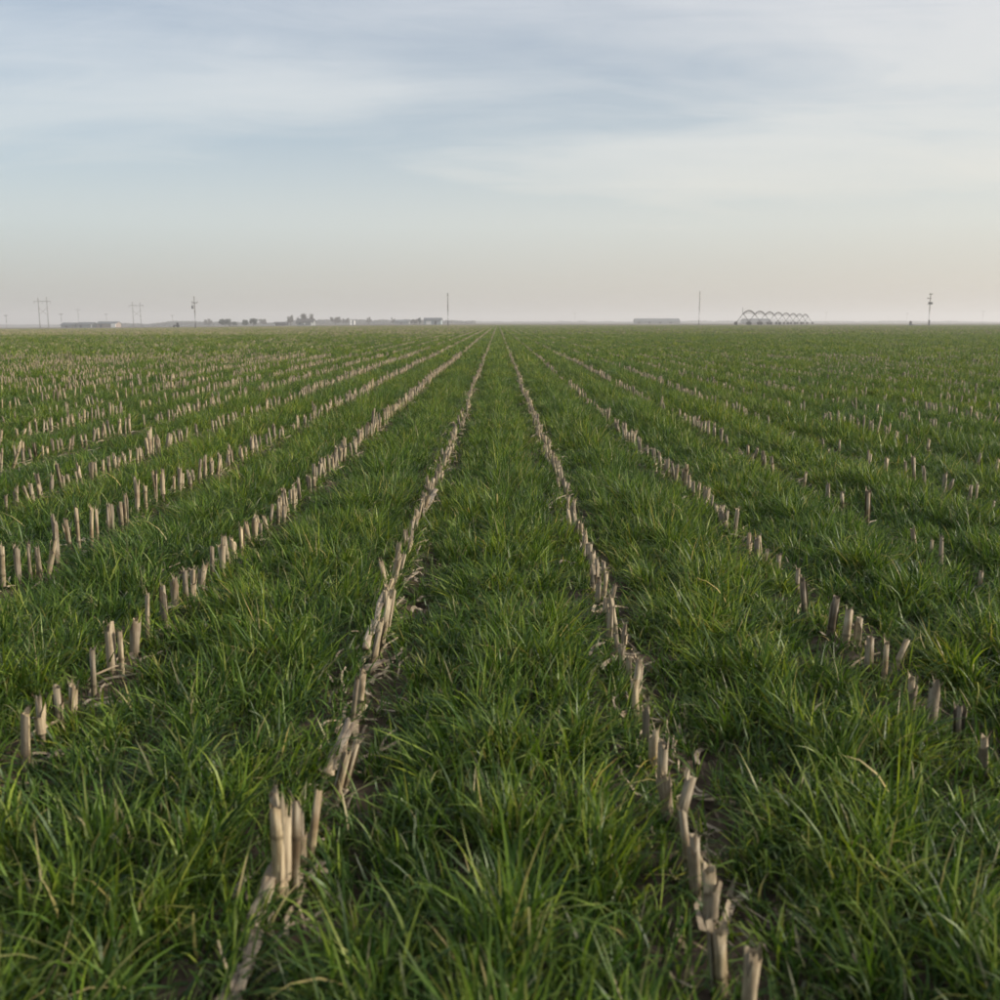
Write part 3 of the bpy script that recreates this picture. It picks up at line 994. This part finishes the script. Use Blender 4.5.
# ------------------------------------------------------------------ far things: poles, pylons, irrigation, farm buildings, trees
def utility_pole(px, d, n_px, label, kind):
    x, y, z = far(px, d)
    h = hpx(n_px, d)
    e = empty('utility_pole', (x, y, z - 0.1))
    r0 = max(0.13, 0.0105 * h)
    lean = 0.012 * h if kind == 'transformer' else 0.004 * h
    MB().tube([(0, 0, 0), (lean * .3, 0, h * .5), (0, 0, h)], [r0 * 1.25, r0, r0 * .75], 10).build('shaft', M['pole'], e, True)
    if kind == 'plain':
        MB().tube([(0, -r0 * 1.6, h * .955), (0, -r0 * 1.6, h * 1.0)], r0 * 0.9, 8).build('pole_top_cap', M['tank'], e, True)
        MB().box((0, -r0 * 1.3, h * .93), (0.5, 0.12, 0.14)).build('crossarm', M['pole'], e)
    if kind == 'crossarm':
        MB().box((0, -r0 * 1.2, h * .93), (h * .30, 0.15, 0.18)).build('crossarm', M['pole'], e)
        for s in (-1, 0, 1):
            MB().tube([(s * h * .13, -r0 * 1.2, h * .93 + 0.09), (s * h * .13, -r0 * 1.2, h * .93 + 0.42)], [0.09, 0.05], 8).build('insulator', M['ceramic'], e)
        for s in (-1, 1):
            MB().tube([(0, -r0 * 1.2, h * .84), (s * h * .10, -r0 * 1.2, h * .92)], 0.04, 6).build('brace', M['steel'], e)
    if kind == 'transformer':
        MB().box((h * .02, -r0 * 1.2, h * .80), (h * .17, 0.13, 0.16)).build('crossarm', M['pole'], e)
        for s in (-.06, .10):
            MB().tube([(h * s, -r0 * 1.2, h * .81), (h * s, -r0 * 1.2, h * .86)], [0.10, 0.05], 8).build('insulator', M['ceramic'], e)
        tr = MB().tube([(-h * .062, -.05, h * .615), (-h * .062, -.05, h * .635), (-h * .062, -.05, h * .70), (-h * .062, -.05, h * .715)], [.24, .30, .30, .18], 12).build('transformer', M['tank'], e, True)
        MB().tube([(-h * .062, -.05, h * .715), (-h * .062, -.05, h * .75)], .05, 6).build('bushing', M['ceramic'], tr)
        MB().tube([(-h * .062, -.05, h * .75), (-h * .03, 0, h * .80)], .025, 5).build('drop_wire', M['steel'], e)
    if kind == 'bank':
        MB().box((0, -r0 * 1.2, h * .955), (h * .10, 0.13, 0.16)).build('crossarm', M['pole'], e)
        MB().box((-h * .035, -r0 * 1.2, h * .84), (h * .13, 0.13, 0.16)).build('crossarm', M['pole'], e)
        for s in (-.035, .04):
            MB().tube([(h * s, -r0 * 1.2, h * .965), (h * s, -r0 * 1.2, h * 1.005)], [.10, .05], 8).build('insulator', M['ceramic'], e)
        MB().tube([(-h * .09, -r0 * 1.2, h * .85), (-h * .09, -r0 * 1.2, h * .89)], [.10, .05], 8).build('insulator', M['ceramic'], e)
        MB().box((0, -.1, h * .665), (h * .15, .5, .12)).build('transformer_rack', M['steel'], e)
        for s in (-1, 0, 1):
            t_ = MB().tube([(s * h * .045, -.32 - .1 * (s == 0), h * .67), (s * h * .045, -.32 - .1 * (s == 0), h * .685), (s * h * .045, -.32 - .1 * (s == 0), h * .72), (s * h * .045, -.32 - .1 * (s == 0), h * .735)], [.17, .21, .21, .12], 10).build('transformer', M['tank'], e, True)
        MB().box((0.05, -r0 * 1.5, h * .10), (.42, .32, h * .17)).build('meter_cabinet', M['tank'], e)
    tag(e, label, 'utility pole', 'utility poles along the horizon')
    return e


utility_pole(195.5, 300, 32, 'dark utility pole with one round transformer on its left side', 'transformer')
utility_pole(448, 300, 33.5, 'plain tall utility pole rising near the middle of the horizon', 'plain')
utility_pole(699, 400, 34, 'plain tall utility pole right of the long grey shed', 'plain')
utility_pole(929, 310, 33, 'utility pole with a bank of transformers two thirds up, rightmost pole', 'bank')
utility_pole(7, 620, 14, 'small far utility pole with crossarm, leftmost pole on the horizon', 'crossarm')
utility_pole(62, 700, 15, 'small faint pole at the left end of the low grey sheds', 'crossarm')
utility_pole(79, 900, 19, 'faint pole rising behind the middle one of the low sheds', 'crossarm')
utility_pole(107, 900, 14, 'faint pole rising behind the shed with a white end', 'crossarm')
utility_pole(173, 900, 12, 'faint short pole left of the dark transformer pole', 'crossarm')
utility_pole(575, 1300, 11, 'very faint far pole between the middle pole and the long shed', 'crossarm')
utility_pole(826, 1300, 12, 'very faint far pole just right of the irrigation machine', 'crossarm')
utility_pole(907, 1200, 11, 'very faint far pole left of the transformer bank pole', 'crossarm')
utility_pole(983, 1300, 13, 'very faint far pole at the right end of the horizon', 'crossarm')


def h_frame(px, d, n_px, gap_px, label):
    x, y, z = far(px, d)
    h = hpx(n_px, d); g = wpx(gap_px, d)
    e = empty('transmission_tower', (x, y, z - 0.1))
    for s in (-1, 1):
        MB().tube([(s * g / 2, 0, 0), (s * g / 2, 0, h)], [.26, .20], 8).build('pole', M['pole'], e, True)
    MB().box((0, -.3, h * .86), (g * 2.0, .26, .34)).build('crossarm', M['pole'], e)
    b = MB()
    b.tube([(-g/2, -.3, h * .42), (g/2, -.3, h * .66)], .09, 6).tube([(g/2, -.5, h * .42), (-g/2, -.5, h * .66)], .09, 6)
    b.build('cross_brace', M['pole'], e)
    for s in (-.95, 0, .95):
        MB().tube([(s * g, -.3, h * .85), (s * g, -.3, h * .78)], [.07, .13], 6).build('insulator_string', M['ceramic'], e)
    tag(e, label, 'transmission tower', 'wooden transmission towers')


h_frame(44.5, 700, 31, 8.5, 'two-legged wooden transmission tower with crossarm, the left and larger one')
h_frame(137.5, 850, 25, 7.5, 'two-legged wooden transmission tower right of the low sheds, fainter one')


# centre pivot: a row of wheeled A-frames carrying bowed pipe spans
def pivot():
    p0 = Vector((*far(743, 400)[:2], 0)); p1 = Vector((*far(808, 610)[:2], 0))
    L = (p1 - p0).length
    ang = math.atan2(p1.y - p0.y, p1.x - p0.x)
    e = empty('centre_pivot_irrigator', (p0.x, p0.y, gz(p0.x, p0.y)), ang)
    ns = 8
    sp = L / ns
    ph = 4.3
    # wheel base lies across the line of the machine
    for i in range(ns + 1):
        bx = i * sp
        tw = MB()
        for s in (-1, 1):
            tw.tube([(bx, s * 2.75, .75), (bx, s * .18, ph)], .12, 6)
            tw.tube([(bx, s * 1.75, 1.75), (bx, -s * .9, 2.75)], .04, 5)
        tw.tube([(bx, -2.75, .72), (bx, 2.75, .72)], .10, 6)
        t_ = tw.build('tower_frame', M['old_steel'], e)
        for s in (-1, 1):
            w_ = MB().tube([(bx - .25, s * 2.75, .70), (bx - .2, s * 2.75, .70), (bx + .2, s * 2.75, .70), (bx + .25, s * 2.75, .70)], [.55, .70, .70, .55], 18)
            w_.build('wheel', M['rubber'], t_, True)
        MB().box((bx, 0, ph + .22), (.5, .4, .45)).build('drive_box', M['tank'], t_)
    for i in range(ns):
        pts = []
        for j in range(13):
            s = j / 12
            pts.append(((i + s) * sp, 0, ph + 1.5 * math.sin(math.pi * s) ** .8))
        pipe = MB().tube(pts, .26, 8).build('pipe_span', M['old_steel'], e, True)
        tr = MB()
        for sd in (-1, 1):
            low = [((i + s) * sp, sd * .55, ph - .15 + 1.45 * math.sin(math.pi * s) ** .8 - .7 * math.sin(math.pi * s) ** .6) for s in [j / 8 for j in range(9)]]
            tr.tube(low, .035, 4)
            for j in range(1, 8):
                s = j / 8
                tr.tube([low[j], ((i + s) * sp, 0, ph + 1.5 * math.sin(math.pi * s) ** .8)], .035, 4)
        tr.build('truss', M['old_steel'], pipe)
    dp = MB()
    dp.tube([(-1.5, 0, ph + .3), (-1.5, 0, ph + 2.6)], .07, 6).tube([(-1.5, 0, ph + .5), (0, 0, ph)], .08, 6)
    dp.build('end_mast', M['old_steel'], e)
    tag(e, 'long wheeled irrigation machine with a row of arched pipe spans', 'irrigation machine')


pivot()


def shed(name, px0, px1, d, h_px, roof_px, label, wall, roof, depth=12, doors=(), white_end=False, windows=()):
    x0, _, _ = far(px0, d); x1, y, _ = far(px1, d)
    z = gz((x0 + x1) / 2, d) - .15
    wdt = x1 - x0
    hw = hpx(h_px - roof_px, d) + .15; hr = hpx(roof_px, d)
    e = empty(name, ((x0 + x1) / 2, y, z))
    b = MB()
    poly = [(-depth / 2, 0), (depth / 2, 0), (depth / 2, hw), (0, hw + hr * .94), (-depth / 2, hw)]
    # gable ends face the sides: sweep the gable outline along the width
    n = len(b.v)
    for X_ in (-wdt / 2, wdt / 2):
        b.v += [(X_, yy + depth / 2, zz) for yy, zz in poly]
    m_ = len(poly)
    b.f.append(tuple(range(m_))[::-1]); b.f.append(tuple(range(m_, 2 * m_)))
    for i in range(m_):
        j = (i + 1) % m_
        b.f.append((i, j, m_ + j, m_ + i))
    b.build('wall', wall, e)
    r_ = MB()
    ov = .4
    t = .18
    for s in (-1, 1):
        n = len(r_.v)
        ya, yb = depth / 2 + s * (depth / 2 + ov), depth / 2
        za, zb = hw - hr * ov / (depth / 2) + .02, hw + hr
        for X_ in (-wdt / 2 - ov, wdt / 2 + ov):
            r_.v += [(X_, ya, za), (X_, yb, zb), (X_, yb, zb + t), (X_, ya, za + t)]
        r_.f += [(n, n+1, n+2, n+3), (n+7, n+6, n+5, n+4), (n, n+4, n+5, n+1), (n+1, n+5, n+6, n+2), (n+2, n+6, n+7, n+3), (n+3, n+7, n+4, n)]
    r_.build('roof', roof, e)
    for (f0, f1, fh, mt) in doors:
        MB().box(((f0 + f1) / 2 * wdt - wdt / 2, -.06, hw * fh / 2), ((f1 - f0) * wdt, .1, hw * fh)).build('door', mt, e)
    for (f0, f1, g0, g1, mt) in windows:
        MB().box(((f0 + f1) / 2 * wdt - wdt / 2, -.05, hw * (g0 + g1) / 2), ((f1 - f0) * wdt, .08, hw * (g1 - g0))).build('window', mt, e)
    if white_end:
        MB().box((wdt / 2 - wdt * .12, -.30, hw * .52), (wdt * .24, .5, hw * 1.04)).build('end_bay', M['white'], e)
    tag(e, label, 'building')
    return e


shed('farm_shed', 61, 74, 640, 5.0, 2.0, 'low dark grey shed, leftmost of the three in a line', M['metal_wall'], M['metal_roof'], 9, [(.35, .5, .8, M['dark'])])
shed('farm_shed', 76.5, 92, 640, 5.2, 2.0, 'low grey shed in the middle of the three in a line', M['metal_wall'], M['metal_roof'], 9, [(.2, .35, .8, M['dark']), (.93, .99, .95, M['white'])])
shed('farm_shed', 97, 116, 640, 5.8, 2.0, 'low shed with a bright white end bay, beside the transmission tower', plain('tan_brick_wall', (.22, .17, .14), .85, .1, .4), M['metal_roof'], 9, [(.15, .28, .8, M['dark'])], True)
shed('farmhouse', 297, 313, 620, 6.5, 3.2, 'small farmhouse with dark roof under the broad bare tree', M['metal_wall'], M['dark_roof'], 9, [(.86, .99, 1.0, M['white'])], False, [(.42, .52, .35, .8, M['white']), (.12, .24, .4, .8, M['dark'])])
shed('farm_shed', 274, 286, 640, 3.4, 1.2, 'very low dark shed left of the farmhouse', M['dark_roof'], M['dark_roof'], 8, [(.02, .1, .9, M['white'])])
shed('farm_shed', 424, 441, 560, 6.5, 2.2, 'blue-grey metal shed just left of the middle pole', M['blue_wall'], M['metal_roof'], 12, [(.12, .42, .85, M['white']), (.62, .74, .8, M['dark'])])
shed('farm_shed', 395, 409, 760, 4.2, 1.8, 'long low grey shed among far trees left of the blue-grey shed', M['metal_wall'], M['metal_roof'], 9, [(.4, .5, .8, M['dark'])])
shed('long_shed', 636, 680, 900, 5.0, 2.6, 'long grey livestock shed with flat-looking metal roof', M['metal_wall'], M['metal_roof'], 16, [(.04, .10, .8, M['dark']), (.28, .34, .8, M['dark']), (.52, .58, .8, M['dark']), (.76, .82, .8, M['dark'])])
shed('long_shed', 745, 771, 950, 4.8, 2.2, 'grey shed standing behind the irrigation machine', M['metal_wall'], M['metal_roof'], 16, [(.1, .2, .8, M['dark']), (.45, .55, .8, M['dark']), (.8, .9, .8, M['dark'])])


def tank(px, d, w_px, h_px, label):
    x, y, z = far(px, d)
    r_, h = wpx(w_px, d) / 2, hpx(h_px, d)
    e = empty('storage_tank', (x, y, z - .1))
    MB().tube([(0, 0, 0), (0, 0, h)], r_, 18).build('tank_body', M['white'], e, False)
    MB().tube([(0, 0, h), (0, 0, h * 1.12), (0, 0, h * 1.2)], [r_ * 1.02, r_ * .5, r_ * .1], 18).build('domed_top', M['white'], e)
    tag(e, label, 'tank', 'white storage tanks')


tank(350.7, 620, 1.9, 4.4, 'small white upright tank, left one of the pair')
tank(354.3, 620, 1.7, 4.0, 'small white upright tank, right one of the pair')


def tree(px, d, w_px, h_px, label, kind, seed, group=None):
    r = np.random.default_rng(seed)
    x, y, z = far(px, d)
    W_, H_ = wpx(w_px, d), hpx(h_px, d)
    e = empty('bare_tree' if kind == 'bare' else 'evergreen_tree', (x, y, z - .1))
    tb = MB()
    th = H_ * (.38 if kind == 'bare' else .5)
    tb.tube([(0, 0, 0), (.03 * W_, 0, th * .5), (0, .02 * W_, th)], [.035 * H_ + .05, .028 * H_ + .04, .02 * H_ + .03], 7)
    ends = []
    for i in range(11 if kind == 'bare' else 7):
        a = i * 2.4 + r.uniform(0, 1); rr = r.uniform(.22, .47) * W_
        zt = r.uniform(.34, .93) * H_
        p = Vector((rr * math.cos(a), rr * math.sin(a), zt))
        s0 = r.uniform(.55, 1.0)
        tb.tube([(0, 0, th * s0), tuple(p * .5 + Vector((0, 0, th * .3))), tuple(p)], [.014 * H_ + .03, .010 * H_ + .02, .02], 5)
        ends.append(p)
    tb.build('trunk', M['bark'], e, True)
    V, F = [], []
    if kind == 'bare':      # twigs: thin slivers fanning from limb ends
        for p in ends:
            for _ in range(120):
                dr = Vector(r.normal(0, 1, 3)); dr.z = abs(dr.z) * .8 + .1; dr.normalize()
                st = p * r.uniform(.72, 1.0) + Vector(r.normal(0, .05 * W_, 3))
                en = st + dr * r.uniform(.10, .22) * W_
                if en.z > H_ * 1.02: continue
                sd = dr.cross(Vector(r.normal(0, 1, 3))).normalized() * (.010 * W_ + .02)
                n = len(V)
                V += [tuple(st - sd), tuple(st + sd), tuple(en)]
                F.append((n, n+1, n+2))
        mt = M['twig']
    else:                   # foliage: leaf clumps through several lobes
        lobes = [(Vector((r.uniform(-.33, .33) * W_, r.uniform(-.3, .3) * W_, r.uniform(.30, .72) * H_)), r.uniform(.18, .30) * min(W_, H_ * 1.2)) for _ in range(9)]
        for c, q in lobes:
            for _ in range(130):
                dr = Vector(r.normal(0, 1, 3)).normalized()
                p = c + dr * q * r.uniform(.45, 1.05) ** .6
                p.z = max(p.z, .04 * H_)
                a = dr.cross(Vector(r.normal(0, 1, 3))).normalized(); b2 = dr.cross(a)
                sz = r.uniform(.03, .065) * H_ + .04
                n = len(V)
                V += [tuple(p + a * sz), tuple(p + b2 * sz * .7), tuple(p - a * sz), tuple(p - b2 * sz * .7)]
                F.append((n, n+1, n+2, n+3))
        mt = M['evergreen']
    mesh_obj('crown', V, F, mt, e)
    tag(e, label, 'tree', group)


G = 'trees around the farmsteads on the horizon'
tree(225, 560, 14, 9.0, 'dark rounded evergreen clump right of the transformer pole', 'green', 1, G)
tree(233, 570, 9, 5.5, 'lower dark evergreen at the right foot of the rounded clump', 'green', 2, G)
tree(253.5, 580, 9, 9.5, 'dark dense evergreen with a rounded top, second clump right of the transformer pole', 'green', 3, G)
tree(245, 590, 7, 7.5, 'greyish lower evergreen at the left of the second dark clump', 'green', 4, G)
tree(290.5, 640, 7.5, 11.5, 'slender bare tree left of the farmhouse', 'bare', 5, G)
tree(307.5, 645, 14, 12.5, 'broad bare tree rising behind the farmhouse roof', 'bare', 6, G)
tree(300, 650, 9, 9.0, 'smaller bare tree at the left of the broad one behind the farmhouse', 'bare', 7, G)
tree(335.5, 760, 11, 8.5, 'grey bare tree midway between the farmhouse and the white tanks', 'bare', 8, G)
tree(346, 760, 7, 7, 'bare tree standing just left of the white tanks', 'bare', 9, G)
tree(369, 760, 6, 8.5, 'lone bare tree right of the white tanks', 'bare', 10, G)
tree(393, 780, 5, 7.5, 'small pointed tree at the left end of the long low shed', 'bare', 11, G)
tree(414, 600, 7, 6, 'squat bare tree left of the blue-grey shed', 'bare', 12, G)
tree(419.5, 610, 3.6, 8.5, 'narrow pointed evergreen left of the blue-grey shed', 'green', 13, G)
tree(208, 800, 9, 8, 'hazy low tree between the transformer pole and the dark evergreen clump', 'bare', 15, G)
tree(263, 800, 9, 7, 'hazy low tree just right of the second dark evergreen clump', 'bare', 16, G)


# parked machine near the left pole and pump by the right pole
def pump():
    x, y, z = far(911, 320)
    e = empty('irrigation_pump', (x, y, z - .02))
    MB().box((0, 0, .65), (.62, .6, 1.3)).build('pump_housing', M['paint_dark'], e)
    MB().tube([(0, 0, 1.3), (0, 0, 1.42), (0, 0, 1.55)], [.30, .34, .18], 12).build('motor_cap', M['tank'], e)
    MB().tube([(.2, 0, .35), (1.2, 0, .30), (3.4, .1, .16)], .13, 8).build('discharge_pipe', M['steel'], e)
    tag(e, 'dark upright pump with a low pipe, left of the transformer bank pole', 'pump')


pump()


def tractor(px, d, label, s=1.0):
    x, y, z = far(px, d)
    e = empty('parked_tractor', (x, y, z), 0.2)
    MB().box((-.5 * s, 0, 1.05 * s), (1.7 * s, .8 * s, .75 * s)).build('hood', M['paint_dark'], e)
    cb = MB().box((.75 * s, 0, 1.75 * s), (1.1 * s, 1.2 * s, 1.3 * s)).build('cab', M['dark'], e)
    MB().box((.75 * s, 0, 2.45 * s), (1.3 * s, 1.4 * s, .12 * s)).build('cab_roof', M['paint_dark'], cb)
    for xx, r_, w_ in ((.85, .78, .45), (-1.1, .48, .3)):
        for sd in (-1, 1):
            MB().tube([(xx * s, (sd * .85 - w_ / 2) * s, r_ * s), (xx * s, (sd * .85 + w_ / 2) * s, r_ * s)], r_ * s, 16).build('wheel', M['rubber'], e)
    MB().tube([(-.9 * s, .2 * s, 1.42 * s), (-.9 * s, .2 * s, 2.1 * s)], .05 * s, 6).build('exhaust', M['steel'], e)
    tag(e, label, 'tractor')


tractor(176.2, 400, 'small dark machine parked left of the transformer pole', .75)


# far-off woods that read as one low mass
def treeline(px0, px1, d, hmin, hmax, seed, label, n):
    r = np.random.default_rng(seed)
    x0, x1 = far(px0, d)[0], far(px1, d)[0]
    X_ = r.uniform(x0, x1, n)
    Y_ = d + r.uniform(-25, 25, n)
    prof = hmin + (hmax - hmin) * np.clip(fnoise(X_ / 45.0, X_ * 0 + seed, seed) * .65 + fnoise(X_ / 13.0, X_ * 0 + 3, seed + 1) * .5 - .1, 0, 1)
    H_ = prof * d / 1000.0
    Zt = r.uniform(0, 1, n) ** .75 * H_
    base = ground_z(X_, Y_)
    V = np.zeros((n, 4, 3)); s = r.uniform(.5, 1.4, n)
    a = r.uniform(-1, 1, (n, 3)); a /= np.linalg.norm(a, axis=1)[:, None]
    b = np.cross(a, r.uniform(-1, 1, (n, 3))); b /= np.linalg.norm(b, axis=1)[:, None]
    C = np.stack([X_, Y_, base + Zt], -1)
    for i, (p, q) in enumerate(((1, 0), (0, .8), (-1, 0), (0, -.8))):
        V[:, i] = C + (a * p + b * q) * s[:, None]
    V = V.reshape(-1, 3)
    V[:, 2] = np.maximum(V[:, 2], np.repeat(base, 4) - .2)
    F = np.arange(n * 4).reshape(-1, 4)
    o = mesh_obj('treeline', V.tolist(), F.tolist(), M['wood_far'])
    tag(o, label, 'treeline', kind='stuff')


treeline(95, 300, 1150, 1.0, 4.6, 3, 'hazy low tree belt behind the farm buildings and dark evergreens', 12000)
treeline(290, 475, 1150, 1.0, 4.4, 4, 'hazy low tree belt behind the farmhouse and tanks', 11000)
treeline(440, 760, 1900, 0.8, 2.6, 5, 'faint far tree belt along the middle of the horizon', 12000)
treeline(740, 1060, 1900, 0.8, 2.6, 6, 'faint far tree belt along the right of the horizon', 12000)
treeline(-60, 110, 1900, 0.8, 2.4, 7, 'faint far tree belt at the left end of the horizon', 6000)

# ------------------------------------------------------------------ the hazy air
hz = MB().box((0, 2250, 1.0), (12400, 7700, 62))
m, t, out = new_mat('haze_air')
pv = t.nodes.new('ShaderNodeVolumePrincipled')
pv.inputs['Color'].default_value = (0.80, 0.80, 0.82, 1)
pv.inputs['Density'].default_value = 6.5e-4
pv.inputs['Anisotropy'].default_value = 0.2
t.links.new(pv.outputs[0], out.inputs['Volume'])
o = hz.build('haze', m)
tag(o, 'thin pale haze in the air over the field', kind='stuff')
